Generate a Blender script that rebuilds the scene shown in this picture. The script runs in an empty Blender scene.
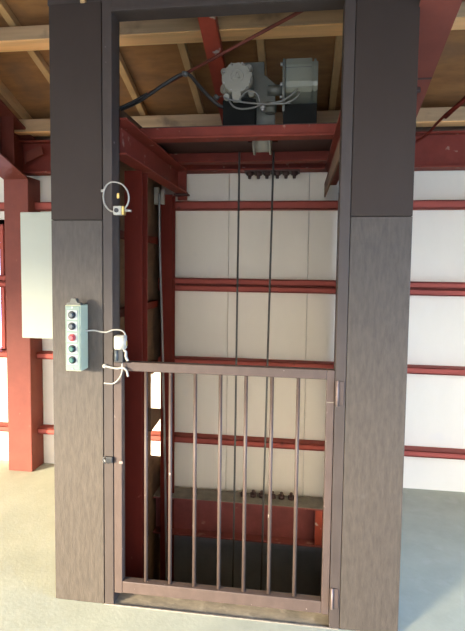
import bpy, bmesh, math, random
from mathutils import Vector, Matrix
random.seed(7)
S = bpy.context.scene
C = S.collection
S.view_settings.view_transform = 'Standard'
S.view_settings.look = 'None'
S.view_settings.exposure = 1.0
S.view_settings.gamma = 1.0
S.view_settings.use_curve_mapping = False

# ------------------------------------------------------------------ materials
def mat(name, col, rough=0.6, metal=0.0, var=0.12, scale=6.0, stretch=(1, 1, 1), bump=0.0, bscale=60.0,
        col2=None, spots=None, spec=0.5):
    m = bpy.data.materials.new(name); m.use_nodes = True
    nt = m.node_tree; N = nt.nodes; L = nt.links
    b = N['Principled BSDF']
    b.inputs['Roughness'].default_value = rough
    b.inputs['Metallic'].default_value = metal
    b.inputs['Specular IOR Level'].default_value = spec
    tc = N.new('ShaderNodeTexCoord'); mp = N.new('ShaderNodeMapping')
    mp.inputs['Scale'].default_value = stretch
    L.new(tc.outputs['Object'], mp.inputs['Vector'])
    nz = N.new('ShaderNodeTexNoise'); nz.inputs['Scale'].default_value = scale
    nz.inputs['Detail'].default_value = 6.0; nz.inputs['Roughness'].default_value = 0.62
    L.new(mp.outputs['Vector'], nz.inputs['Vector'])
    rp = N.new('ShaderNodeValToRGB')
    c1 = [max(0, c * (1 - var)) for c in col]
    c2 = [min(1, c * (1 + var)) for c in col] if col2 is None else list(col2)
    rp.color_ramp.elements[0].position = 0.32; rp.color_ramp.elements[0].color = (*c1, 1)
    rp.color_ramp.elements[1].position = 0.70; rp.color_ramp.elements[1].color = (*c2, 1)
    L.new(nz.outputs['Fac'], rp.inputs['Fac'])
    out = rp.outputs['Color']
    if spots:
        sc, lo, hi, scol = spots
        n2 = N.new('ShaderNodeTexNoise'); n2.inputs['Scale'].default_value = sc; n2.inputs['Detail'].default_value = 4
        L.new(tc.outputs['Object'], n2.inputs['Vector'])
        mr = N.new('ShaderNodeMapRange'); mr.inputs['From Min'].default_value = lo; mr.inputs['From Max'].default_value = hi
        L.new(n2.outputs['Fac'], mr.inputs['Value'])
        mx = N.new('ShaderNodeMix'); mx.data_type = 'RGBA'
        L.new(mr.outputs['Result'], mx.inputs['Factor']); L.new(out, mx.inputs['A'])
        mx.inputs['B'].default_value = (*scol, 1)
        out = mx.outputs['Result']
    L.new(out, b.inputs['Base Color'])
    if bump > 0:
        n3 = N.new('ShaderNodeTexNoise'); n3.inputs['Scale'].default_value = bscale; n3.inputs['Detail'].default_value = 3
        L.new(mp.outputs['Vector'], n3.inputs['Vector'])
        bp = N.new('ShaderNodeBump'); bp.inputs['Strength'].default_value = bump; bp.inputs['Distance'].default_value = 0.004
        L.new(n3.outputs['Fac'], bp.inputs['Height']); L.new(bp.outputs['Normal'], b.inputs['Normal'])
    return m

M = {}
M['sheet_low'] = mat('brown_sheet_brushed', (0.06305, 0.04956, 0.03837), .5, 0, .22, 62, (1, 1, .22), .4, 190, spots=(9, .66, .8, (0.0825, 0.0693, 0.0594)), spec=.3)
M['sheet_up'] = mat('brown_sheet_plain', (0.04042, 0.0279, 0.02154), .6, 0, .06, 7, (1, 1, .5), .06, 120, spec=.2)  # plain upper sheet; base also darkened for the dim light near the top
M['frame'] = mat('brown_frame_paint', (0.05488, 0.04072, 0.03364), .5, 0, .12, 14, (1, 1, .4), .1, 90, spots=(24, .70, .74, (0.221, 0.187, 0.1615)), spec=.3)
M['gate'] = mat('brown_gate_paint', (0.0751, 0.05078, 0.04077), .5, 0, .14, 18, (1, 1, .5), .1, 90, spots=(32, .70, .74, (0.315, 0.2625, 0.2205)), spec=.3)
M['red'] = mat('red_oxide_paint', (0.1614, 0.03873, 0.02471), .6, 0, .12, 7, (1, 1, 1), .08, 60, spots=(16, .70, .78, (0.333, 0.111, 0.074)), spec=.25)
M['girt'] = mat('red_oxide_paint_girt', (0.3077, 0.06511, 0.04724), .65, 0, .14, 9, (.3, 1, 1), .05, 60, spots=(12, .68, .8, (0.111, 0.037, 0.0296)), spec=.2)
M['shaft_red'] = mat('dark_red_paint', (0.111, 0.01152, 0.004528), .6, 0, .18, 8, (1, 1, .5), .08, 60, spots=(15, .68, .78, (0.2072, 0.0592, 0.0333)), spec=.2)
M['beam_red'] = mat('worn_red_paint', (0.194, 0.03452, 0.02163), .6, 0, .15, 8, (1, 1, 1), .1, 60, spots=(18, .66, .72, (0.288, 0.1584, 0.1224)), spec=.2)
M['pit_red'] = mat('worn_pit_red', (0.221, 0.05967, 0.04998), .6, 0, .2, 6, (1, 1, 1), .1, 60, spots=(12, .64, .72, (.34, .18, .13)), spec=.25)
M['flaky_red'] = mat('flaking_red_paint', (0.3848, 0.0629, 0.0333), .5, 0, .15, 10, (1, 1, 1), .1, 60, spots=(11, .64, .69, (0.5328, 0.444, 0.3848)))
M['dusty_top'] = mat('dusty_steel', (0.19, 0.17, 0.135), .85, 0, .2, 14)
M['ply'] = mat('roof_plywood', (0.2769, 0.1256, 0.04097), .7, 0, .22, 5, (1, 4, 1), .05, 50, spots=(3, .56, .75, (0.1628, 0.0888, 0.0444)))
M['side_ply'] = mat('brown_plywood', (0.15, 0.08625, 0.04875), .7, 0, .2, 6, (1, 1, 4), .05, 50)
M['timber'] = mat('pine_bounce_lit', (0.88, 0.4892, 0.2038), .65, 0, .16, 5, (.35, 4, 5), .05, 60, spots=(4, .66, .74, (0.2664, 0.148, 0.0666)))  # purlin undersides only, brightened as if lit from the floor
M['timber_old'] = mat('weathered_pine', (0.418, 0.2696, 0.1416), .7, 0, .2, 5, (.35, 4, 5), .05, 60, spots=(5, .60, .72, (0.2072, 0.1332, 0.074)))
M['batten'] = mat('batten_pine', (.50, .30, .125), .65, 0, .16, 6, (4, .4, 4))
M['wall'] = mat('cream_siding', (0.6518, 0.5896, 0.4833), .6, 0, .035, 3, (1, 1, .4), .04, 25, spots=(4.5, .68, .82, (.60, .56, .49)))
M['gap'] = mat('panel_joint', (.36, .345, .31), .8, 0, .05)
M['inner_wall'] = mat('painted_board', (0.3108, 0.2812, 0.2442), .8, 0, .08, 3)
M['concrete'] = mat('floor_concrete', (.395, .398, .298), .82, 0, .10, 4, (1, 1, 1), .22, 60, spots=(11, .55, .8, (.45, .447, .345)))
M['ground'] = mat('yard_concrete', (0.4, 0.384, 0.344), .9, 0, .1, 2)
M['sill'] = mat('dirty_sill', (.24, .195, .135), .8, 0, .35, 16, (.6, 1, 1), .2, 60, spots=(14, .56, .7, (0.36, 0.3, 0.216)))
M['sill_edge'] = mat('sill_edge_steel', (0.2516, 0.2146, 0.1702), .5, .3, .2, 20)
M['pit'] = mat('pit_lining', (0.228, 0.2432, 0.2565), .8, 0, .2, 3)
M['cabinet'] = mat('pale_cabinet_paint', (0.3256, 0.3385, 0.2676), .4, 0, .02, 3)
M['box'] = mat('pale_green_box', (0.4706, 0.4851, 0.3135), .45, 0, .03, 6)
M['box_face'] = mat('pale_green_plate', (0.1568, 0.2162, 0.1757), .45, 0, .03, 6)
M['plate'] = mat('button_plate', (0.2809, 0.2996, 0.2856), .4, 0, .02)
M['black'] = mat('black_plastic', (0.01332, 0.01332, 0.0148), .45, 0, .1)
M['base_black'] = mat('dull_black', (.010, .010, .009), .8, 0, .2, spec=.1)  # dull near-black coat for the winch bases
M['grey_btn'] = mat('grey_button', (0.074, 0.0851, 0.0888), .4, 0, .1)
M['red_btn'] = mat('red_button', (0.4588, 0.074, 0.074), .4, 0, .05)
M['green_btn'] = mat('green_button', (0.037, 0.1258, 0.0962), .4, 0, .05)
M['cream'] = mat('cream_plastic', (0.4032, 0.3816, 0.3096), .4, 0, .03)
M['white'] = mat('white_cord', (0.3548, 0.3305, 0.2765), .5, 0, .05)
M['brass'] = mat('brass', (0.4588, 0.3256, 0.1036), .35, .8, .1)
M['steel'] = mat('bare_steel', (0.3848, 0.37, 0.3478), .35, .8, .15, 20)
M['machine'] = mat('machine_grey_paint', (0.2944, 0.2734, 0.2219), .42, .1, .08, 8, spots=(14, .66, .8, (0.1628, 0.1554, 0.1332)))
M['machine_dk'] = mat('machine_grey_dark', (0.0974, 0.09466, 0.07504), .45, .2, .12, 10)
M['housing'] = mat('grey_green_housing', (0.1908, 0.1877, 0.1431), .34, .25, .06, 5)
M['wire'] = mat('steel_wire_rope', (.10, .095, .085), .5, .4, .1, 60)
M['cable'] = mat('grey_cable', (0.1465, 0.1399, 0.1232), .5, 0, .05)
M['conduit'] = mat('dark_flexible_conduit', (0.0333, 0.02812, 0.02516), .5, 0, .15, 40)
M['pipe'] = mat('grey_conduit_pipe', (0.222, 0.222, 0.2146), .4, .3, .06)
M['bolt'] = mat('dark_bolt', (0.0555, 0.0259, 0.02072), .6, .2, .2)
M['rust'] = mat('rusty_pin', (0.231, 0.165, 0.14), .5, .3, .25, 40)
M['grime'] = mat('dark_grime', (0.2072, 0.1776, 0.1406), .9, 0, .2)
g = bpy.data.materials.new('window_glass'); g.use_nodes = True
gb = g.node_tree.nodes['Principled BSDF']; gb.inputs['Transmission Weight'].default_value = 1.0
gb.inputs['Roughness'].default_value = 0.03; gb.inputs['Base Color'].default_value = (.9, .95, 1, 1); gb.inputs['IOR'].default_value = 1.1
M['glass'] = g

# ------------------------------------------------------------------ mesh building
class MB:
    def __init__(s): s.bm = bmesh.new()
    def box(s, x0, x1, y0, y1, z0, z1, bev=0.0):
        vs = [s.bm.verts.new(p) for p in ((x0, y0, z0), (x1, y0, z0), (x1, y1, z0), (x0, y1, z0), (x0, y0, z1), (x1, y0, z1), (x1, y1, z1), (x0, y1, z1))]
        fs = [s.bm.faces.new([vs[i] for i in f]) for f in ((0, 3, 2, 1), (4, 5, 6, 7), (0, 1, 5, 4), (1, 2, 6, 5), (2, 3, 7, 6), (3, 0, 4, 7))]
        if bev > 0:
            es = list({e for f in fs for e in f.edges})
            bmesh.ops.bevel(s.bm, geom=es, offset=bev, segments=2, profile=0.5, affect='EDGES')
        return s
    def hexa(s, pts, bev=0.0):            # eight corners, bottom ring then top ring
        vs = [s.bm.verts.new(p) for p in pts]
        fs = [s.bm.faces.new([vs[i] for i in f]) for f in ((0, 3, 2, 1), (4, 5, 6, 7), (0, 1, 5, 4), (1, 2, 6, 5), (2, 3, 7, 6), (3, 0, 4, 7))]
        if bev > 0:
            es = list({e for f in fs for e in f.edges})
            bmesh.ops.bevel(s.bm, geom=es, offset=bev, segments=2, profile=0.5, affect='EDGES')
        return s
    def prism(s, prof, axis, a0, a1, bev=0.0):   # closed profile in the plane across axis, swept a0..a1
        def P(u, v, a):
            return {'x': (a, u, v), 'y': (u, a, v), 'z': (u, v, a)}[axis]
        A = [s.bm.verts.new(P(u, v, a0)) for u, v in prof]; B = [s.bm.verts.new(P(u, v, a1)) for u, v in prof]
        n = len(prof); fs = [s.bm.faces.new(A[::-1]), s.bm.faces.new(B)]
        for i in range(n): fs.append(s.bm.faces.new((A[i], A[(i + 1) % n], B[(i + 1) % n], B[i])))
        bmesh.ops.recalc_face_normals(s.bm, faces=fs)
        if bev > 0:
            bmesh.ops.bevel(s.bm, geom=fs[0].edges[:] + fs[1].edges[:], offset=bev, segments=2, affect='EDGES')
        return s
    def cyl(s, p0, p1, r0, r1=None, seg=20, bev=0.0):
        r1 = r0 if r1 is None else r1
        p0, p1 = Vector(p0), Vector(p1); d = (p1 - p0).normalized()
        u = d.orthogonal().normalized(); v = d.cross(u)
        ring = lambda p, r: [s.bm.verts.new(p + r * (math.cos(2 * math.pi * k / seg) * u + math.sin(2 * math.pi * k / seg) * v)) for k in range(seg)]
        A, B = ring(p0, r0), ring(p1, r1)
        c0 = s.bm.faces.new(A[::-1]); c1 = s.bm.faces.new(B)
        for k in range(seg):
            f = s.bm.faces.new((A[k], A[(k + 1) % seg], B[(k + 1) % seg], B[k])); f.smooth = True
        if bev > 0:
            bmesh.ops.bevel(s.bm, geom=c0.edges[:] + c1.edges[:], offset=bev, segments=2, affect='EDGES')
        return s
    def tube(s, pts, r, seg=10, closed=False, sub=8):
        P = [Vector(p) for p in pts]
        if len(P) > 2 or closed:
            n = len(P); Q = []
            rng = range(n) if closed else range(n - 1)
            for i in rng:
                a, b, c, d = (P[(i + k) % n] if closed else P[min(max(i + k, 0), n - 1)] for k in (-1, 0, 1, 2))
                for k in range(sub):
                    t = k / sub
                    Q.append(0.5 * ((2 * b) + (c - a) * t + (2 * a - 5 * b + 4 * c - d) * t * t + (3 * b - a - 3 * c + d) * t ** 3))
            if not closed: Q.append(P[-1])
            P = Q
        n = len(P); rings = []; u = None
        for i in range(n):
            t = (P[(i + 1) % n] - P[i - 1]) if closed else (P[min(i + 1, n - 1)] - P[max(i - 1, 0)])
            t.normalize()
            u = t.orthogonal().normalized() if u is None else (u - t * u.dot(t)).normalized()
            v = t.cross(u)
            rings.append([s.bm.verts.new(P[i] + r * (math.cos(2 * math.pi * k / seg) * u + math.sin(2 * math.pi * k / seg) * v)) for k in range(seg)])
        for i in range(n if closed else n - 1):
            A, B = rings[i], rings[(i + 1) % n]
            for k in range(seg):
                f = s.bm.faces.new((A[k], A[(k + 1) % seg], B[(k + 1) % seg], B[k])); f.smooth = True
        if not closed:
            s.bm.faces.new(rings[0][::-1]); s.bm.faces.new(rings[-1])
        return s
    def hexnut(s, p0, p1, r): return s.cyl(p0, p1, r, seg=6)
    def build(s, name, m, parent=None):
        me = bpy.data.meshes.new(name); s.bm.to_mesh(me); s.bm.free()
        o = bpy.data.objects.new(name, me); me.materials.append(M[m]); C.objects.link(o)
        if parent is not None:
            o.parent = parent
            o.matrix_parent_inverse = Matrix.Translation(-parent.location)
        return o

def tag(o, label, cat, group=None, kind=None):
    o['label'] = label; o['category'] = cat
    if group: o['group'] = group
    if kind: o['kind'] = kind
    return o
def thing(name, loc, label, cat, group=None):
    o = bpy.data.objects.new(name, None); o.empty_display_size = .05; o.location = loc; C.objects.link(o)
    return tag(o, label, cat, group)
def struct(o, label=None, cat=None):
    o['kind'] = 'structure'
    if label: o['label'] = label
    if cat: o['category'] = cat
    return o

BY = 1.461          # inner face of the back wall
SL = 0.35           # roof slope, falling towards the back wall
zr = lambda y: 2.885 - SL * (y - .58)     # underside of the battens

# ------------------------------------------------------------------ setting
XL, XR, YF = -9.0, 3.3, -4.6
HX0, HX1, HY0, HY1 = -0.30, 1.22, 0.10, 1.40     # shaft opening in the floor
f = MB()
f.box(XL, HX0, YF, BY + .2, -.12, 0); f.box(HX1, XR, YF, BY + .2, -.12, 0)
f.box(HX0, HX1, YF, .0, -.12, 0)
struct(f.build('floor', 'concrete'), 'pale beige concrete floor around the lift tower', 'floor')
gr = MB(); gr.box(-40, XR + .1, -40, YF - .1, -.14, -.02); gr.box(XR + .1, 40, -40, 30, -.14, -.02)
struct(gr.build('ground', 'ground'), 'concrete yard outside the wide doorways', 'ground')

# back wall: cream siding sheets with open vertical joints, a window opening on the left
WX0, WX1, WZ0, WZ1 = -2.55, -1.462, .87, 1.90
w = MB(); jw = .573; j0 = .278 - jw * 16
def sheet(x0, x1, z0, z1):
    if x1 - x0 > .01: w.box(x0 + .0013, x1 - .0013, BY, BY + .04, z0, z1, .002)
k = 0
while j0 + jw * k < XR:
    a, b = j0 + jw * k, j0 + jw * (k + 1); k += 1
    a, b = max(a, XL), min(b, XR)
    if b <= XL: continue
    if b <= WX0 or a >= WX1: sheet(a, b, -.14, 2.47)
    else:
        sheet(a, b, -.14, WZ0); sheet(a, b, WZ1, 2.47)
        if a < WX0: sheet(a, WX0, WZ0, WZ1)
        if b > WX1: sheet(WX1, b, WZ0, WZ1)
wall = struct(w.build('wall_back', 'wall'), 'cream back wall of tall siding sheets behind red rails', 'wall')
bk = MB()
for (x0, x1, z0, z1) in ((XL, WX0, -.14, 2.47), (WX1, XR, -.14, 2.47), (WX0, WX1, -.14, WZ0), (WX0, WX1, WZ1, 2.47)):
    bk.box(x0, x1, BY + .041, BY + .10, z0, z1)
bk.build('wall_backing', 'gap', wall)
struct(MB().box(XL, XR, BY + .01, BY + .1, 2.471, 2.64).build('trim_1', 'side_ply'), 'added dark board filling the gap between wall top and roof', 'trim')  # added to make the gap above the wall dark and shut out sky
win = MB()
win.box(WX0, WX1, BY - .04, BY + .04, WZ0, WZ0 + .035); win.box(WX0, WX1, BY - .04, BY + .04, WZ1 - .035, WZ1)
win.box(WX1 - .03, WX1, BY - .04, BY + .04, WZ0, WZ1); win.box(WX0, WX0 + .03, BY - .04, BY + .04, WZ0, WZ1)
win.box((WX0 + WX1) / 2 - .015, (WX0 + WX1) / 2 + .015, BY - .02, BY + .02, WZ0, WZ1)
wo = struct(win.build('window_1', 'girt'), 'red framed window with sky behind at the left edge', 'window')
MB().box(WX0 + .03, WX1 - .03, BY, BY + .005, WZ0 + .035, WZ1 - .035).build('pane', 'glass', wo)
# side and front walls of the building (the front one has the wide doorway the daylight comes through)
struct(MB().box(XL - .1, XL, YF, BY + .1, 0, 5.2).build('wall_left', 'inner_wall'), 'left end wall of the building', 'wall')
rw = MB(); rw.box(XR, XR + .1, YF, -2.6, 0, 5.2); rw.box(XR, XR + .1, -.1, BY + .1, 0, 5.2); rw.box(XR, XR + .1, -2.6, -.1, 2.2, 5.2)
struct(rw.build('wall_right', 'inner_wall'), 'right end wall of the building with its wide side opening', 'wall')
DX0, DX1, DZ = -8.6, 3.2, 2.4
fw = MB(); fw.box(XL, DX0, YF - .1, YF, 0, 5.2); fw.box(DX1, XR, YF - .1, YF, 0, 5.2); fw.box(DX0, DX1, YF - .1, YF, DZ, 5.2)
x = -3.7
while x < DX1:                      # unseen slats, added to thin the sun reaching the right side
    fw.box(x, x + .036, YF - .08, YF - .05, 0, DZ); x += .10
struct(fw.build('wall_front', 'inner_wall'), 'front wall with the wide open doorway', 'wall')
# roof boarding
rb = MB(); y0, y1 = YF - .3, BY + .3; t = .045
rb.hexa(((XL, y0, zr(y0) + t), (XR, y0, zr(y0) + t), (XR, y1, zr(y1) + t), (XL, y1, zr(y1) + t),
         (XL, y0, zr(y0) + t + .03), (XR, y0, zr(y0) + t + .03), (XR, y1, zr(y1) + t + .03), (XL, y1, zr(y1) + t + .03)))
struct(rb.build('ceiling', 'ply'), 'brown plywood roof boarding over the battens', 'ceiling')

# battens running down the slope
def batten(x, lab):
    a, b = -1.6, BY + .02; h = .045
    o = MB().hexa(((x, a, zr(a)), (x + .042, a, zr(a)), (x + .042, b, zr(b)), (x, b, zr(b)),
                   (x, a, zr(a) + h), (x + .042, a, zr(a) + h), (x + .042, b, zr(b) + h), (x, b, zr(b) + h)), .002).build('roof_batten', 'batten')
    tag(o, lab, 'batten', 'pine battens under the roof boarding')
batten(-1.235, 'pine roof batten at far left, ending above the red column')
batten(-.845, 'pine roof batten crossing just left of the left dark panel top')
batten(-.345, 'pine roof batten just inside the left door post, behind black conduit')
batten(.072, 'pine roof batten left of the flaking red rafter')
batten(.525, 'pine roof batten in shade above the grey winch, between motor and box')
batten(.965, 'pine roof batten in shade at the right door post')

# purlins
def purlin(x0, x1, ya, yb, z0, z1, m, lab):
    t = thing('roof_purlin', (0, ya, z0), lab, 'purlin', 'pine purlins across the roof')
    MB().box(x0, x1, ya, yb, z0 + .0085, z1, .004).build('timber', m, t)
    u = MB().box(x0, x1, ya, yb, z0, z0 + .008, .002).build('lit_underside', 'timber', t); u['label'] = 'pale underside strip with floor bounce put into its colour'  # thin strip whose bright colour stands in for light off the floor
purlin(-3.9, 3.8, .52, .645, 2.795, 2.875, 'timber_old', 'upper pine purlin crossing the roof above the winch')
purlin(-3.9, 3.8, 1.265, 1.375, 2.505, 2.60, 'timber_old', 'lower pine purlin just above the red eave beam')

# ------------------------------------------------------------------ wall rails
GY = 1.371
def chan_x(b, x0, x1, y0, y1, z0, z1, t=.008):   # a channel with its back to the room
    b.box(x0, x1, y0, y0 + t, z0, z1, .002); b.box(x0, x1, y0, y1, z1 - t, z1); b.box(x0, x1, y0, y1, z0, z0 + t)
def girt(z0, z1, lab, double=False):
    t = thing('wall_rail', (0, GY, z0), lab, 'rail', 'red steel rails along the back wall')
    if not double:
        b = MB(); chan_x(b, -4.5, 4.5, GY, BY - .001, z0, z1); b.build('rail_channel', 'girt', t)
    else:
        zm = (z0 + z1) / 2
        b = MB(); chan_x(b, -4.5, 4.5, GY, BY - .001, zm + .002, z1); b.build('rail_channel', 'girt', t)
        b = MB(); chan_x(b, -4.5, 4.5, GY - .004, BY - .001, z0, zm - .002); b.build('rail_channel', 'girt', t)
girt(1.968, 2.026, 'topmost red wall rail, just below the eave beam bolts')
girt(1.385, 1.478, 'doubled red wall rail of two stacked channels, at the height of the green box top', True)
girt(.846, .894, 'red wall rail just above the top of the barred gate')
girt(.265, .311, 'lowest red wall rail, seen through the middle of the gate bars')

# ------------------------------------------------------------------ building frames
def hbeam_x(b, x0, x1, yc, wd, z0, z1, tf=.012, tw=.008):
    b.box(x0, x1, yc - wd / 2, yc + wd / 2, z0, z0 + tf, .002); b.box(x0, x1, yc - wd / 2, yc + wd / 2, z1 - tf, z1, .002)
    b.box(x0, x1, yc - tw / 2, yc + tw / 2, z0 + tf, z1 - tf)
def bolts(parent, xs, y, z, up):
    for x in xs:
        b = MB(); s = 1 if up else -1
        b.hexnut((x, y, z), (x, y, z + s * .024), .0235); b.cyl((x, y, z + s * .024), (x, y, z + s * .046), .013, .010, 10)
        b.build('bolt', 'bolt', parent)
ev = thing('eave_beam', (0, 1.39, 2.23), 'long dark red eave beam along the top of the back wall', 'beam')
b = MB(); hbeam_x(b, -4.5, 4.5, 1.385, .13, 2.232, 2.465); b.build('beam_section', 'beam_red', ev)
MB().box(.40, .78, 1.325, 1.445, 2.220, 2.232, .002).build('splice_plate', 'bolt', ev)
bolts(ev, (.437, .498, .556, .628, .687, .744), 1.345, 2.220, False)
fb = thing('floor_beam', (.46, 1.33, -.45), 'worn red floor beam across the back of the lift pit', 'beam')
b = MB(); hbeam_x(b, HX0, HX1, 1.33, .16, -.375, -.10); b.build('beam_section', 'pit_red', fb)
MB().box(HX0, HX1, 1.251, 1.411, -.0995, -.096).build('dusty_flange', 'dusty_top', fb)
MB().box(.935, .985, 1.255, 1.325, -.362, -.113, .003).build('stiffener', 'flaky_red', fb)
bolts(fb, (.425, .493, .556, .634, .697, .767), 1.36, -.096, True)

def frame(xc, wd, yf, lab):
    t = thing('steel_frame', (xc, 1.40, 0), lab, 'frame', 'red steel portal frames')
    x0, x1 = xc - wd / 2, xc + wd / 2
    MB().box(x0, x1, yf, BY - .002, 0, 2.20, .006).build('column', 'red', t)
    b = MB(); tf = .014
    a0, a1 = YF + .02, 1.40
    zb = lambda y: 2.168 - .33 * (y - 1.32)
    zt = lambda y: zr(y) - .105
    def slab(lo, hi, xa, xb):
        b.hexa(((xa, a0, lo(a0)), (xb, a0, lo(a0)), (xb, a1, lo(a1)), (xa, a1, lo(a1)), (xa, a0, hi(a0)), (xb, a0, hi(a0)), (xb, a1, hi(a1)), (xa, a1, hi(a1))))
    slab(zb, lambda y: zb(y) + tf, x0, x1); slab(lambda y: zt(y) - tf, zt, x0, x1)
    slab(lambda y: zb(y) + tf, lambda y: zt(y) - tf, xc - .006, xc + .006)
    b.build('rafter', 'red', t)
    for y in (.62, 1.12):
        b = MB()
        b.box(x0 + .004, x1 - .004, y, y + .01, zb(y) + tf, zt(y) - tf); b.build('stiffener', 'red', t)
    return t
fl = frame(-1.268, .192, 1.285, 'red steel column and rafter at left, behind the pale cabinet')
fr = frame(1.314, .157, 1.336, 'broad red rafter rising overhead at right of the tower')

for k, (bx_, by_) in enumerate(((1.285, .46), (1.345, .47), (1.285, .55), (1.345, .56), (1.285, .64), (1.345, .65))):
    zz = 2.168 - .33 * (by_ - 1.32)
    MB().hexnut((bx_, by_, zz + .004), (bx_, by_, zz - .018), .014).build('bolt', 'bolt', fr)
zz = lambda y: 2.168 - .33 * (y - 1.32)
MB().hexa(((1.237, .395, zz(.395) - .004), (1.391, .395, zz(.395) - .004), (1.391, .403, zz(.403) - .004), (1.237, .403, zz(.403) - .004), (1.237, .395, zz(.395) + .004), (1.391, .395, zz(.395) + .004), (1.391, .403, zz(.403) + .004), (1.237, .403, zz(.403) + .004))).build('splice_seam', 'bolt', fr)
# slim flaking rafter above the winch
o = MB(); za = lambda y: 2.80 - .36 * (y - .40)
o.hexa(((.262, -.6, za(-.6)), (.350, -.6, za(-.6)), (.350, 1.30, za(1.30)), (.262, 1.30, za(1.30)),
        (.262, -.6, za(-.6) + .006), (.350, -.6, za(-.6) + .006), (.350, 1.30, za(1.30) + .006), (.262, 1.30, za(1.30) + .006)))
o.hexa(((.344, -.6, za(-.6)), (.350, -.6, za(-.6)), (.350, 1.30, za(1.30)), (.344, 1.30, za(1.30)),
        (.344, -.6, za(-.6) + .05), (.350, -.6, za(-.6) + .05), (.350, 1.30, za(1.30) + .05), (.344, 1.30, za(1.30) + .05)))
tag(o.build('slim_rafter', 'flaky_red'), 'slim bright red rafter with flaking paint above the motor', 'rafter')

# roof brace rods
r1 = thing('brace_rod', (-1.2, 1.42, 2.36), 'thin red brace rod slanting across the roof past the winch', 'rod', 'red roof brace rods')
MB().tube(((-1.0, 1.322, 2.423), (1.215, .037, 2.843)), .0085).build('rod', 'red', r1)
MB().hexa(((-1.21, 1.312, 2.30), (-1.06, 1.30, 2.36), (-1.06, 1.31, 2.36), (-1.21, 1.32, 2.30), (-1.21, 1.312, 2.38), (-1.08, 1.30, 2.42), (-1.08, 1.31, 2.42), (-1.21, 1.32, 2.38)), .002).build('gusset', 'red', r1)
r2 = thing('brace_rod', (1.43, 1.42, 2.30), 'thin red brace rod slanting up to the right edge', 'rod', 'red roof brace rods')
MB().tube(((1.43, 1.30, 2.355), (1.575, 1.27, 2.42), (1.742, .98, 2.575), (2.5, -.20, 3.05)), .0085, sub=4).build('rod', 'shaft_red', r2)
MB().tube(((1.66, 1.14, 2.50), (1.78, .93, 2.61)), .014).build('turnbuckle', 'shaft_red', r2)

# ------------------------------------------------------------------ lift tower front
tw = thing('cladding_panel', (-.197, 0, 0), 'left dark brown steel cladding panel carrying the green button box', 'panel', 'dark cladding panels of the lift tower')
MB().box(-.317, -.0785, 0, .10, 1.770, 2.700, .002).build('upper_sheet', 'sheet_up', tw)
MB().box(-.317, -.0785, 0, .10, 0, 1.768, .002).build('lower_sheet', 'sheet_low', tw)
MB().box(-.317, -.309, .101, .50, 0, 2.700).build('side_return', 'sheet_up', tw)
tp = thing('cladding_panel', (1.116, 0, 0), 'right dark brown steel cladding panel beside the gate hinges', 'panel', 'dark cladding panels of the lift tower')
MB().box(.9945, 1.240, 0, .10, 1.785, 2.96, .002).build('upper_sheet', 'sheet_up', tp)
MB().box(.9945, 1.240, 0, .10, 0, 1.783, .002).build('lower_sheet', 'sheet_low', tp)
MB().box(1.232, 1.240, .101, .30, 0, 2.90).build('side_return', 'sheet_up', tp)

df = thing('door_frame', (.46, 0, 0), 'brown steel door frame around the lift opening', 'door frame')
def post(x0, x1, left):
    b = MB()
    b.box(x0, x1, 0, .008, 0, 3.06, .0015)
    if left: b.box(x1 - .008, x1, .008, .095, 0, 3.06); b.box(x0, x1, .087, .095, 0, 3.06)
    else: b.box(x0, x0 + .008, .008, .095, 0, 3.06); b.box(x0, x1, .087, .095, 0, 3.06)
    b.build('post', 'frame', df)
post(-.0745, -.032, True); post(.949, .992, False)
b = MB(); b.box(-.032, .949, .001, .009, 2.655, 3.06, .0015); b.box(-.032, .949, .009, .09, 2.655, 2.663); b.box(-.032, .949, .082, .09, 2.663, 2.70)
b.build('header', 'frame', df)
MB().box(-.032, .949, -.006, .001, 2.655, 2.672, .002).build('header_lip', 'frame', df)
MB().box(-.032, .949, .0, .098, -.10, -.001).build('sill', 'sill', df)
MB().box(-.075, .992, -.006, .002, -.02, .004, .001).build('sill_edge', 'sill_edge', df)
tag(MB().box(-.33, -.0755, .012, .09, 2.702, 3.04, .003).build('top_rail', 'frame'), 'dark steel rail above the top of the left cladding panel', 'rail')
tag(MB().box(-.172, -.150, -.004, .03, 2.697, 2.735, .003).build('wood_peg', 'batten'), 'small pale wood peg on top edge of the left panel', 'peg')

# gate
gt = thing('barred_gate', (.46, 0, .055), 'waist-high brown steel gate with vertical bars', 'gate')
GY0, GY1 = .002, .040
MB().box(-.029, .009, GY0, GY1, .057, 1.139, .003).build('stile', 'gate', gt)
MB().box(.914, .9465, GY0, GY1, .057, 1.139, .003).build('stile', 'gate', gt)
MB().box(.0095, .9135, GY0, GY1, 1.098, 1.139, .003).build('top_rail', 'gate', gt)
MB().box(.0095, .9135, GY0, GY1, .060, .115, .003).build('bottom_rail', 'gate', gt)
for i in range(7):
    x = .116 + i * .1131
    MB().cyl((x, .021, .114), (x, .021, 1.099), .0082, seg=14).build('bar', 'gate', gt)
for z, h in ((1.043, .10), (.140, .085)):
    hg = MB(); hg.box(.948, .985, -.005, .0, z - h / 2, z + h / 2, .001); h_o = hg.build('hinge', 'gate', gt)
    MB().cyl((.958, -.010, z - h / 2 - .005), (.958, -.010, z + h / 2 + .005), .0048, seg=12, bev=.0015).build('hinge_pin', 'rust', h_o)
MB().box(.914, .946, -.003, .002, 1.00, 1.003).build('weld_seam', 'grime', gt)
MB().box(-.004, .014, -.003, .002, .672, .684, .0015).build('strike_plate', 'rust', gt)

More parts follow.
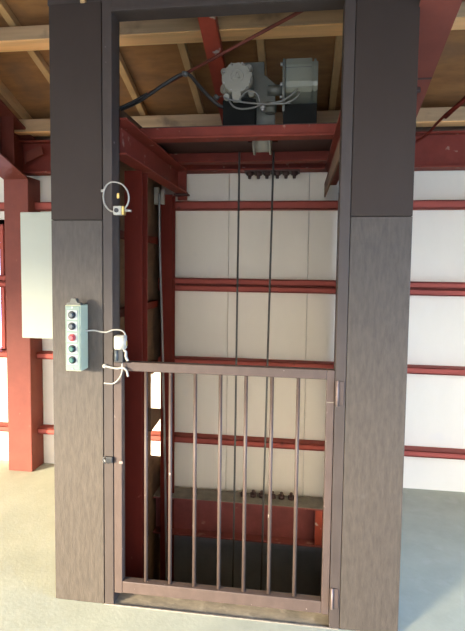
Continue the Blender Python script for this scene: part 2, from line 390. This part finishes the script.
# black latch on the left post
lt = thing('latch_clip', (-.05, 0, .69), 'small black latch clip across left door post beside the gate', 'latch')
MB().box(-.062, -.030, -.014, -.0005, .676, .704, .003).build('clip_body', 'black', lt)
MB().cyl((-.070, -.012, .684), (-.070, -.001, .684), .009, seg=14, bev=.002).build('clip_eye', 'steel', lt)
MB().tube(((-.068, -.008, .705), (-.076, -.010, .690), (-.066, -.012, .672)), .003).build('clip_wire', 'black', lt)

# ------------------------------------------------------------------ button station
bx = thing('button_station', (-.18, 0, 1.25), 'pale green five-button push-button box hanging on the left panel', 'control box')
x0, x1, z0, z1, D = -.218, -.146, 1.106, 1.396, -.076
MB().box(x0, x1, D, -.001, z0, z1, .004).build('enclosure', 'box', bx)
MB().box(x0 + .003, x1 - .003, D - .004, D, z0 + .004, z1 - .004, .002).build('face_plate', 'box_face', bx)
for i, m in enumerate(('grey_btn', 'grey_btn', 'red_btn', 'green_btn', 'green_btn')):
    z = 1.354 - i * .0492
    p = MB().box(-.207, -.159, D - .006, D - .004, z - .021, z + .021, .001).build('button_plate', 'plate', bx)
    p['label'] = 'pale square plate round a button'
    MB().cyl((-.183, D - .006, z), (-.183, D - .012, z), .0165, seg=24, bev=.002).build('collar', 'black' if m != 'red_btn' else 'red_btn', p)
    q = MB().cyl((-.183, D - .012, z), (-.183, D - .021, z), .0115, seg=24, bev=.003).build('button', m, p)
    q['label'] = {'grey_btn': 'dark grey push button', 'red_btn': 'red stop button', 'green_btn': 'green push button'}[m]
for z in (z0 + .011, z1 - .010): MB().cyl((-.183, D - .004, z), (-.183, D - .007, z), .004, seg=10).build('screw', 'steel', bx)
b = MB(); b.prism([(-.214, 1.396), (-.150, 1.396), (-.150, 1.404), (-.165, 1.406), (-.172, 1.424), (-.192, 1.424), (-.199, 1.406), (-.214, 1.404)], 'y', -.070, -.045)
b.build('hanger', 'machine_dk', bx)
cd = MB().tube(((-.146, -.030, 1.278), (-.115, -.012, 1.279), (-.085, -.010, 1.274), (-.055, -.010, 1.273), (-.025, -.014, 1.284), (.008, -.016, 1.285), (.026, -.016, 1.276), (.034, -.012, 1.256)), .0036).build('switch_cord', 'white')
tag(cd, 'thin white cord from the green button box to the cream gate switch', 'cord')

# cream gate switch above the gate corner
sw = thing('gate_switch', (.01, 0, 1.139), 'cream and black limit switch standing on the gate top corner', 'switch')
MB().box(-.016, .022, -.034, .010, 1.198, 1.262, .008).build('switch_body', 'cream', sw)
MB().cyl((.018, -.012, 1.200), (.018, -.012, 1.262), .020, seg=20, bev=.004).build('switch_cap', 'cream', sw)
MB().box(.030, .040, -.018, -.004, 1.215, 1.238, .002).build('terminal', 'brass', sw)
MB().box(-.016, .026, -.028, .012, 1.140, 1.199, .003).build('base', 'black', sw)
MB().cyl((-.004, -.029, 1.150), (-.004, -.029, 1.195), .007, seg=12).build('plunger', 'grey_btn', sw)
b = MB(); b.tube(((.026, -.020, 1.196), (.038, -.024, 1.190), (.038, -.024, 1.170), (.046, -.022, 1.150)), .006); b.build('plug', 'white', sw)
tr = thing('tie_cord', (.0, 0, 1.10), 'white cord tied round the gate corner and door post', 'cord')
MB().tube(((-.066, -.010, 1.120), (-.040, -.016, 1.117), (-.006, -.014, 1.112), (.020, -.014, 1.116), (.038, -.016, 1.104), (.044, -.014, 1.078)), .0050).build('tied_strand', 'white', tr)
MB().tube(((.016, -.012, 1.135), (.018, -.017, 1.105), (.008, -.016, 1.075), (-.020, -.012, 1.045), (-.050, -.006, 1.040), (-.072, -.004, 1.041)), .0032).build('loose_strand', 'white', tr)
MB().cyl((-.066, -.010, 1.112), (-.066, -.010, 1.128), .010, seg=12, bev=.003).build('knot', 'white', tr)

# upper switch with its loop of white cable
us = thing('door_switch', (.01, 0, 1.80), 'small white door switch with black eye on left post', 'switch')
MB().box(-.017, .020, -.030, -.001, 1.788, 1.828, .004).build('switch_body', 'cream', us)
MB().box(.020, .032, -.028, -.001, 1.788, 1.828, .003).build('mount_plate', 'brass', us)
MB().cyl((-.001, -.030, 1.808), (-.001, -.034, 1.808), .010, seg=18).build('eye', 'black', us)
MB().tube(((.032, -.014, 1.808), (.045, -.014, 1.809), (.060, -.014, 1.807)), .006).build('roller', 'steel', us)
lp = MB().tube(((-.017, -.018, 1.803), (-.038, -.020, 1.811), (-.058, -.020, 1.836), (-.066, -.016, 1.872), (-.058, -.014, 1.908), (-.035, -.016, 1.929), (-.005, -.018, 1.930),
                (.025, -.020, 1.917), (.046, -.022, 1.890), (.052, -.022, 1.860), (.044, -.020, 1.832), (.030, -.016, 1.816)), .0035).build('cable_loop', 'white')
tag(lp, 'loop of white cable above the small door switch', 'cable')
tag(MB().box(-.009, .003, -.006, -.0003, 1.862, 1.886, .002).build('brass_tag', 'brass'), 'tiny brass tag on left post inside the cable loop', 'tag')
tag(MB().box(-.082, -.066, -.006, -.0005, 1.890, 1.902, .002).build('cable_clip', 'white'), 'tiny white clip holding the cable loop to the post', 'clip')

# pale cabinet on the tower side
cb = thing('wall_cabinet', (-.44, .2, 1.2), 'tall pale cream electrical cabinet on the left side of the tower', 'cabinet')
MB().box(-.588, -.318, .212, .40, 1.197, 1.828, .003).build('cabinet_body', 'cabinet', cb)
MB().box(-.586, -.330, .200, .211, 1.199, 1.826, .003).build('door', 'cabinet', cb)

# ------------------------------------------------------------------ inside the shaft
def steel_col(x0, x1, y0, y1, z0, z1, m, lab):
    t = thing('shaft_column', ((x0 + x1) / 2, y0, z0), lab, 'column', 'dark red columns inside the shaft')
    b = MB(); tt = .008
    b.box(x0, x1, y0, y0 + tt, z0, z1, .002); b.box(x0, x1, y1 - tt, y1, z0, z1, .002); b.box((x0 + x1) / 2 - .004, (x0 + x1) / 2 + .004, y0 + tt, y1 - tt, z0, z1)
    b.build('column_section', m, t)
    return t
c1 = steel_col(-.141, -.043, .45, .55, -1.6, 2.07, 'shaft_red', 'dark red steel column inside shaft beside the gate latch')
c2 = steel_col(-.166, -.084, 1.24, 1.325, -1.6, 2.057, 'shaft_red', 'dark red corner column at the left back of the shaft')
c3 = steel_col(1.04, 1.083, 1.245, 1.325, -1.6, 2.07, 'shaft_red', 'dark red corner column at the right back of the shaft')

def chan_y(b, x, wd, y0, y1, z0, z1, t=.010):       # web face at x, flanges reaching wd from it
    s = 1 if wd > 0 else -1
    b.box(min(x, x + s * t), max(x, x + s * t), y0, y1, z0, z1, .002)
    b.box(min(x, x + wd), max(x, x + wd), y0, y1, z0, z0 + t); b.box(min(x, x + wd), max(x, x + wd), y0, y1, z1 - t, z1)
sb = thing('support_beam', (-.02, .1, 2.035), 'red side beam at top left of the shaft, running to the back', 'beam', 'red side beams under the winch')
b = MB(); b.box(-.082, -.074, .097, 1.35, 2.083, 2.230); b.box(-.082, .0, .097, 1.35, 2.074, 2.083, .002); b.box(-.082, .0, .097, 1.35, 2.230, 2.239, .002)
b.box(-.074, -.01, 1.342, 1.35, 2.083, 2.230); b.box(-.074, -.006, 1.348, 1.352, 2.03, 2.09)
b.build('beam_section', 'beam_red', sb)
MB().box(-.09, .012, 1.29, 1.352, 2.058, 2.070, .002).build('end_plate', 'bolt', sb)
sb2 = thing('support_beam', (.95, .1, 2.05), 'red side beam at top right of the shaft, running to the back', 'beam', 'red side beams under the winch')
b = MB(); b.box(1.021, 1.029, .097, 1.35, 2.135, 2.230); b.box(.947, 1.029, .097, 1.35, 2.126, 2.135, .002); b.box(.947, 1.029, .097, 1.35, 2.230, 2.239, .002)
b.build('beam_section', 'beam_red', sb2)
tag(MB().box(.948, .958, .11, 1.345, 2.045, 2.1255, .001).build('side_board', 'side_ply'), 'narrow brown strip standing in for the shaded underside of the right side beam', 'board', 'plywood side boards')  # brown colour imitates shade under the beam flange
cx = thing('cross_beam', (.4, .5, 2.228), 'front red cross beam carrying the winch', 'beam', 'red cross beams under the winch')
b = MB(); b.box(-.085, 1.03, .500, .508, 2.255, 2.301, .002); b.box(-.085, 1.03, .508, .575, 2.295, 2.301); b.build('beam_section', 'beam_red', cx)
MB().box(-.085, 1.03, .486, .575, 2.240, 2.255, .004).build('lower_flange', 'beam_red', cx)
cx2 = thing('cross_beam', (.4, 1.1, 2.228), 'rear red cross beam behind the wire ropes', 'beam', 'red cross beams under the winch')
b = MB(); b.box(-.085, 1.03, 1.100, 1.108, 2.252, 2.301, .002); b.box(-.085, 1.03, 1.108, 1.175, 2.295, 2.301); b.build('beam_section', 'beam_red', cx2)
MB().box(-.085, 1.03, 1.088, 1.175, 2.240, 2.252, .003).build('lower_flange', 'beam_red', cx2)
dk = MB(); dk.box(-.085, .475, .51, 1.20, 2.3015, 2.308); dk.box(.65, 1.03, .51, 1.20, 2.3015, 2.308); dk.box(.475, .65, .51, .64, 2.3015, 2.308); dk.box(.475, .65, .86, 1.20, 2.3015, 2.308)
tag(dk.build('deck_plate', 'bolt'), 'dark steel deck plate between the cross beams under the winch', 'plate')

# side boarding and its rails
ps = tag(MB().box(-.235, -.223, .10, 1.235, .81, 2.45, .001).build('side_board', 'side_ply'), 'brown plywood upper board on the left side of the shaft', 'board', 'plywood side boards')
tag(MB().box(-.235, -.223, 1.236, 1.455, .80, 2.22, .001).build('side_board', 'side_ply'), 'narrow brown plywood strip beside the left back corner column', 'board', 'plywood side boards')
tag(MB().box(-.235, -.223, .10, 1.200, -1.6, .809, .001).build('side_board', 'side_ply'), 'brown plywood lower board on the left side, beside the bright gap', 'board', 'plywood side boards')
tag(MB().box(1.085, 1.097, .10, 1.40, -1.6, 1.70, .001).build('side_board', 'wall'), 'unseen low right shaft board, made cream to bounce sunlight inward', 'board', 'side boards')  # out of view; pale colour chosen to throw light on the back wall
tag(MB().box(1.085, 1.097, .10, 1.40, 1.705, 2.36, .001).build('side_board', 'side_ply'), 'brown plywood board high on the right side of the shaft', 'board', 'plywood side boards')
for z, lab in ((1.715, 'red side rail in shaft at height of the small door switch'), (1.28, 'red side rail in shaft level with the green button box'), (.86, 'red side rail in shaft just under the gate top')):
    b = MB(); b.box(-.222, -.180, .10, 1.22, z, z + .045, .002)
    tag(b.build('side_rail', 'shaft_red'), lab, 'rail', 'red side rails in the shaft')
tag(MB().hexa(((-.218, 1.12, .425), (-.196, 1.12, .425), (-.196, 1.42, .448), (-.218, 1.42, .448), (-.218, 1.12, .590), (-.196, 1.12, .590), (-.196, 1.42, .497), (-.218, 1.42, .497)), .002).build('diagonal_brace', 'side_ply'),
    'brown diagonal brace crossing the bright gap left of corner column', 'brace')
tag(MB().hexa(((-.235, 1.201, -1.6), (-.223, 1.201, -1.6), (-.223, 1.455, -1.6), (-.235, 1.455, -1.6), (-.235, 1.201, .225), (-.223, 1.201, .225), (-.223, 1.455, .118), (-.235, 1.455, .118))).build('side_board', 'side_ply'), 'low brown plywood piece closing the foot of the bright gap', 'board', 'plywood side boards')
tag(MB().box(-.150, -.140, 1.326, BY - .002, -.09, 2.05, .001).build('side_board', 'side_ply'), 'hidden strip added behind the left back column to stop sun', 'board', 'plywood side boards')  # added out of sight, keeps slot sunlight off the shaft wall
# conduit pipe
pp = thing('conduit_pipe', (-.15, 1.2, -.4), 'thin grey conduit pipe running down the left back of the shaft', 'pipe')
MB().tube(((-.168, 1.20, 2.06), (-.160, 1.20, 1.62), (-.143, 1.20, 1.10), (-.125, 1.20, .40), (-.110, 1.20, -.45), (-.10, 1.20, -1.3)), .0075).build('pipe', 'pipe', pp)
MB().box(-.205, -.170, 1.20, 1.232, 1.985, 2.10, .004).build('end_box', 'white', pp)
MB().box(-.160, -.136, 1.205, 1.235, 1.985, 2.085, .004).build('end_box', 'white', pp)

# pit below the floor
pt = MB()
pt.box(HX0 - .1, HX1 + .1, 1.47, 1.52, -1.7, -.145); pt.box(HX0 - .1, HX0 - .02, .0, 1.47, -1.7, -.121); pt.box(HX1 + .02, HX1 + .1, .0, 1.47, -1.7, -.121)
pt.box(HX0 - .1, HX1 + .1, -.1, .0, -1.7, -.121); pt.box(HX0 - .1, HX1 + .1, -.1, 1.5, -1.75, -1.7)
struct(pt.build('wall_pit', 'pit'), 'dark lining of the lift pit below the gate', 'wall')
lb = thing('pit_rail', (.46, 1.40, -.6), 'dark rail on the pit wall below the red floor beam', 'rail')
b = MB(); b.box(HX0, HX1, 1.40, 1.468, -.50, -.455, .002); b.build('rail_section', 'pit', lb)

# ------------------------------------------------------------------ winch
wn = thing('hoist_winch', (.55, .95, 2.455), 'grey electric hoist winch on the red cross beams', 'winch')
mx, mz = .414, 2.634
b = MB(); b.cyl((mx, .815, mz), (mx, 1.06, mz), .090, seg=36, bev=.010)
for k in range(14):
    a = 2 * math.pi * k / 14
    b.box(mx + .083 * math.cos(a) - .006, mx + .083 * math.cos(a) + .006, .85, 1.03, mz + .083 * math.sin(a) - .006, mz + .083 * math.sin(a) + .006)
b.build('motor_body', 'machine_dk', wn)
b = MB(); b.cyl((mx, .760, mz + .012), (mx, .815, mz + .006), .088, .090, seg=36, bev=.008); cap = b.build('end_cap', 'machine', wn)
b = MB()
b.tube([(mx + .036 * math.cos(a * math.pi / 8), .7595, mz + .018 + .036 * math.sin(a * math.pi / 8)) for a in range(16)], .003, 8, True, 2)
for k in range(3):
    a0, a1 = math.pi / 2 + k * 2 * math.pi / 3, math.pi / 2 + (k + 1) * 2 * math.pi / 3
    b.tube(((mx + .022 * math.cos(a0), .7595, mz + .018 + .022 * math.sin(a0)), (mx + .022 * math.cos(a1), .7595, mz + .018 + .022 * math.sin(a1))), .0025, 6)
b.build('cap_mark', 'machine', cap)
for k in range(8):
    a = math.pi / 8 + k * math.pi / 4
    MB().cyl((mx + .080 * math.cos(a), .752, mz + .012 + .080 * math.sin(a)), (mx + .080 * math.cos(a), .764, mz + .012 + .080 * math.sin(a)), .006, seg=6).build('cover_screw', 'steel', cap)
for k in range(4):
    a = math.pi / 4 + k * math.pi / 2 + .12
    MB().cyl((mx + .102 * math.cos(a), .80, mz + .102 * math.sin(a)), (mx + .102 * math.cos(a), .845, mz + .102 * math.sin(a)), .020, seg=14, bev=.004).build('lug', 'machine', wn)
MB().prism([(mx - .028, mz - .052), (mx + .028, mz - .052), (mx + .024, mz - .118), (mx - .022, mz - .118)], 'y', .752, .800, .004).build('terminal_cover', 'machine', wn)
MB().cyl((mx - .095, .82, mz - .028), (mx - .065, .84, mz - .028), .026, seg=16, bev=.004).build('cable_gland', 'machine', wn)
MB().prism([(.43, 2.40), (.628, 2.40), (.628, 2.640), (.560, 2.700), (.560, 2.772), (.43, 2.772)], 'y', .875, .935, .004).build('gearbox_plate', 'machine_dk', wn)
MB().box(.325, .52, .82, 1.12, 2.384, 2.545, .008).build('motor_base', 'base_black', wn)
dr = MB(); dr.cyl((.490, 1.04, 2.375), (.500, 1.04, 2.375), .104, seg=40); dr.cyl((.500, 1.04, 2.375), (.590, 1.04, 2.375), .088, seg=40); dr.cyl((.590, 1.04, 2.375), (.600, 1.04, 2.375), .104, seg=40)
dr.build('rope_drum', 'machine', wn)
# rounded housing on the right
b = MB(); b.prism([(.775, 2.742), (.765, 2.705), (.765, 2.615), (.768, 2.585), (.79, 2.560), (.83, 2.545), (.98, 2.470), (1.01, 2.480), (1.02, 2.66), (1.0, 2.72), (.96, 2.742)], 'x', .690, .838, .003)
hs = b.build('housing', 'housing', wn)
b = MB(); b.prism([(.780, 2.738), (.771, 2.700), (.771, 2.615), (.776, 2.588), (.796, 2.565), (.84, 2.550), (.97, 2.478), (1.0, 2.485), (1.01, 2.66), (.99, 2.716), (.955, 2.738)], 'x', .8385, .872, .010)
b.build('housing_end', 'housing', wn)
MB().box(.691, .836, .7625, .766, 2.688, 2.691).build('housing_seam', 'machine_dk', hs)
b = MB(); b.prism([(.765, 2.74), (.752, 2.70), (.752, 2.57), (.80, 2.46), (1.0, 2.456), (1.02, 2.70), (.98, 2.748), (.80, 2.748)], 'x', .674, .688, .002)
b.build('flange', 'machine_dk', wn)
for z in (2.71, 2.60, 2.53): MB().cyl((.660, .768, z), (.676, .768, z), .010, seg=6).build('flange_bolt', 'steel', wn)
MB().box(.68, .87, .80, 1.02, 2.384, 2.50, .004).build('housing_base', 'base_black', wn)
MB().cyl((.585, .86, 2.60), (.68, .86, 2.60), .030, seg=18).build('shaft_coupling', 'machine_dk', wn)
MB().cyl((.605, .83, 2.46), (.605, .83, 2.52), .034, seg=18, bev=.004).build('brake_cylinder', 'machine_dk', wn)
# wiring loops between motor and housing
for pts in (((.34, .755, 2.535), (.40, .75, 2.512), (.47, .745, 2.498), (.54, .745, 2.490), (.62, .745, 2.486), (.72, .745, 2.488)),
            ((.43, .755, 2.52), (.47, .745, 2.556), (.505, .742, 2.562), (.54, .744, 2.535), (.55, .75, 2.500)),
            ((.37, .76, 2.52), (.40, .745, 2.478), (.45, .742, 2.462), (.52, .745, 2.470), (.555, .75, 2.488)),
            ((.60, .752, 2.492), (.67, .744, 2.500), (.72, .742, 2.525), (.76, .752, 2.566)),
            ((.62, .752, 2.486), (.69, .744, 2.487), (.75, .742, 2.512), (.77, .756, 2.55))):
    MB().tube(pts, .0048).build('wiring', 'cable', wn)
b = MB(); b.cyl((.568, .745, 2.478), (.568, .745, 2.462), .012, .016, 14); b.cyl((.568, .745, 2.462), (.568, .745, 2.446), .016, .006, 14)
b.build('hanging_fitting', 'steel', wn)
wn.scale = (.907, .907, .907)
wn.location = (.784 + (.55 - .784) * .907, -2.083 + (.95 + 2.083) * .907, 1.58 + (2.455 - 1.58) * .907)
# flexible conduit to the motor
fc = thing('flexible_conduit', (-.19, .6, 2.44), 'dark flexible conduit arching from left beam to the motor', 'conduit')
MB().tube(((-.22, .62, 2.440), (-.150, .61, 2.462), (-.075, .60, 2.495), (.03, .60, 2.560), (.122, .60, 2.608), (.170, .61, 2.612), (.215, .61, 2.565), (.27, .61, 2.505), (.335, .62, 2.448), (.40, .63, 2.425)), .0098).build('hose', 'conduit', fc)
for p, q in (((.148, .598, 2.602), (.152, .598, 2.622)), ((.300, .712, 2.512), (.312, .712, 2.530))):
    MB().cyl(p, q, .016, seg=14).build('cable_tie', 'cable', fc)
tag(MB().tube(((-.235, .5, 2.39), (-.17, .52, 2.425), (-.11, .56, 2.470), (-.06, .59, 2.512)), .008).build('spare_cable', 'conduit'), 'short dark cable end crossing the conduit at left beam', 'cable')

# wire ropes
for (xa, xb, lab) in ((.412, .402, 'left steel wire rope hanging from the winch'), (.621, .574, 'right steel wire rope hanging from the winch')):
    tag(MB().tube(((xa, .95, 2.27), (xb, .95, -1.69)), .0062, 8).build('wire_rope', 'wire'), lab, 'rope', 'wire ropes of the lift')

# ------------------------------------------------------------------ light
wd = bpy.data.worlds.new('sky'); S.world = wd; wd.use_nodes = True
nt = wd.node_tree; bg = nt.nodes['Background']
tc = nt.nodes.new('ShaderNodeTexCoord'); dp = nt.nodes.new('ShaderNodeVectorMath'); dp.operation = 'DOT_PRODUCT'
dp.inputs[1].default_value = (-.62, -.66, -.42)          # towards the low sun
mr = nt.nodes.new('ShaderNodeMapRange'); mr.inputs['From Min'].default_value = -.9; mr.inputs['From Max'].default_value = .9
rp = nt.nodes.new('ShaderNodeValToRGB')
nt.links.new(tc.outputs['Generated'], dp.inputs[0]); nt.links.new(dp.outputs['Value'], mr.inputs['Value']); nt.links.new(mr.outputs['Result'], rp.inputs['Fac'])
rp.color_ramp.elements[0].position = 0.28; rp.color_ramp.elements[0].color = (.22, .48, 1.0, 1)
rp.color_ramp.elements[1].position = 0.85; rp.color_ramp.elements[1].color = (1.0, .97, .92, 1)
nt.links.new(rp.outputs['Color'], bg.inputs['Color']); bg.inputs['Strength'].default_value = 8.0

el, az = math.radians(11.0), math.atan2(.441, .415)
dirv = Vector((math.cos(el) * math.cos(az), math.cos(el) * math.sin(az), -math.sin(el)))
sl = bpy.data.lights.new('sun', 'SUN'); sl.energy = 10.5; sl.angle = math.radians(9); sl.color = (1.0, .88, .66)
so = bpy.data.objects.new('sun', sl); C.objects.link(so); so.location = (-6, -9, 3); so.rotation_euler = dirv.to_track_quat('-Z', 'Y').to_euler()
# daylight portal in the doorway
pl = bpy.data.lights.new('doorway_portal', 'AREA'); pl.shape = 'RECTANGLE'; pl.size = DX1 - DX0; pl.size_y = DZ; pl.energy = 1
po = bpy.data.objects.new('doorway_portal', pl); C.objects.link(po)
po.location = ((DX0 + DX1) / 2, YF - .05, DZ / 2); po.rotation_euler = (math.radians(90), 0, 0)
pl.cycles.is_portal = True
p2 = bpy.data.lights.new('side_portal', 'AREA'); p2.shape = 'RECTANGLE'; p2.size = 2.2; p2.size_y = 2.5; p2.energy = 1
q2 = bpy.data.objects.new('side_portal', p2); C.objects.link(q2)
q2.location = (XR + .06, -1.35, 1.1); q2.rotation_euler = (0, math.radians(90), 0)
p2.cycles.is_portal = True

# ------------------------------------------------------------------ camera
cam = bpy.data.cameras.new('camera'); co = bpy.data.objects.new('camera', cam); C.objects.link(co)
cam.sensor_fit = 'VERTICAL'; cam.sensor_height = 36.0; cam.lens = 489.7733 * 36.0 / 631.0
cam.shift_y = -(315.5 - 296.3884) / 631.0
right = Vector((0.99103259, 0.13307463, 0.01206413)); fwd = Vector((-0.13202669, 0.98911634, -0.06494470)); up = Vector((-0.02057532, 0.06276952, 0.99781594))
mw = Matrix((right, up, -fwd)).transposed().to_4x4(); mw.translation = Vector((0.7842442, -2.0826639, 1.58))
co.matrix_world = mw
cam.clip_start = .05; cam.clip_end = 200
S.camera = co
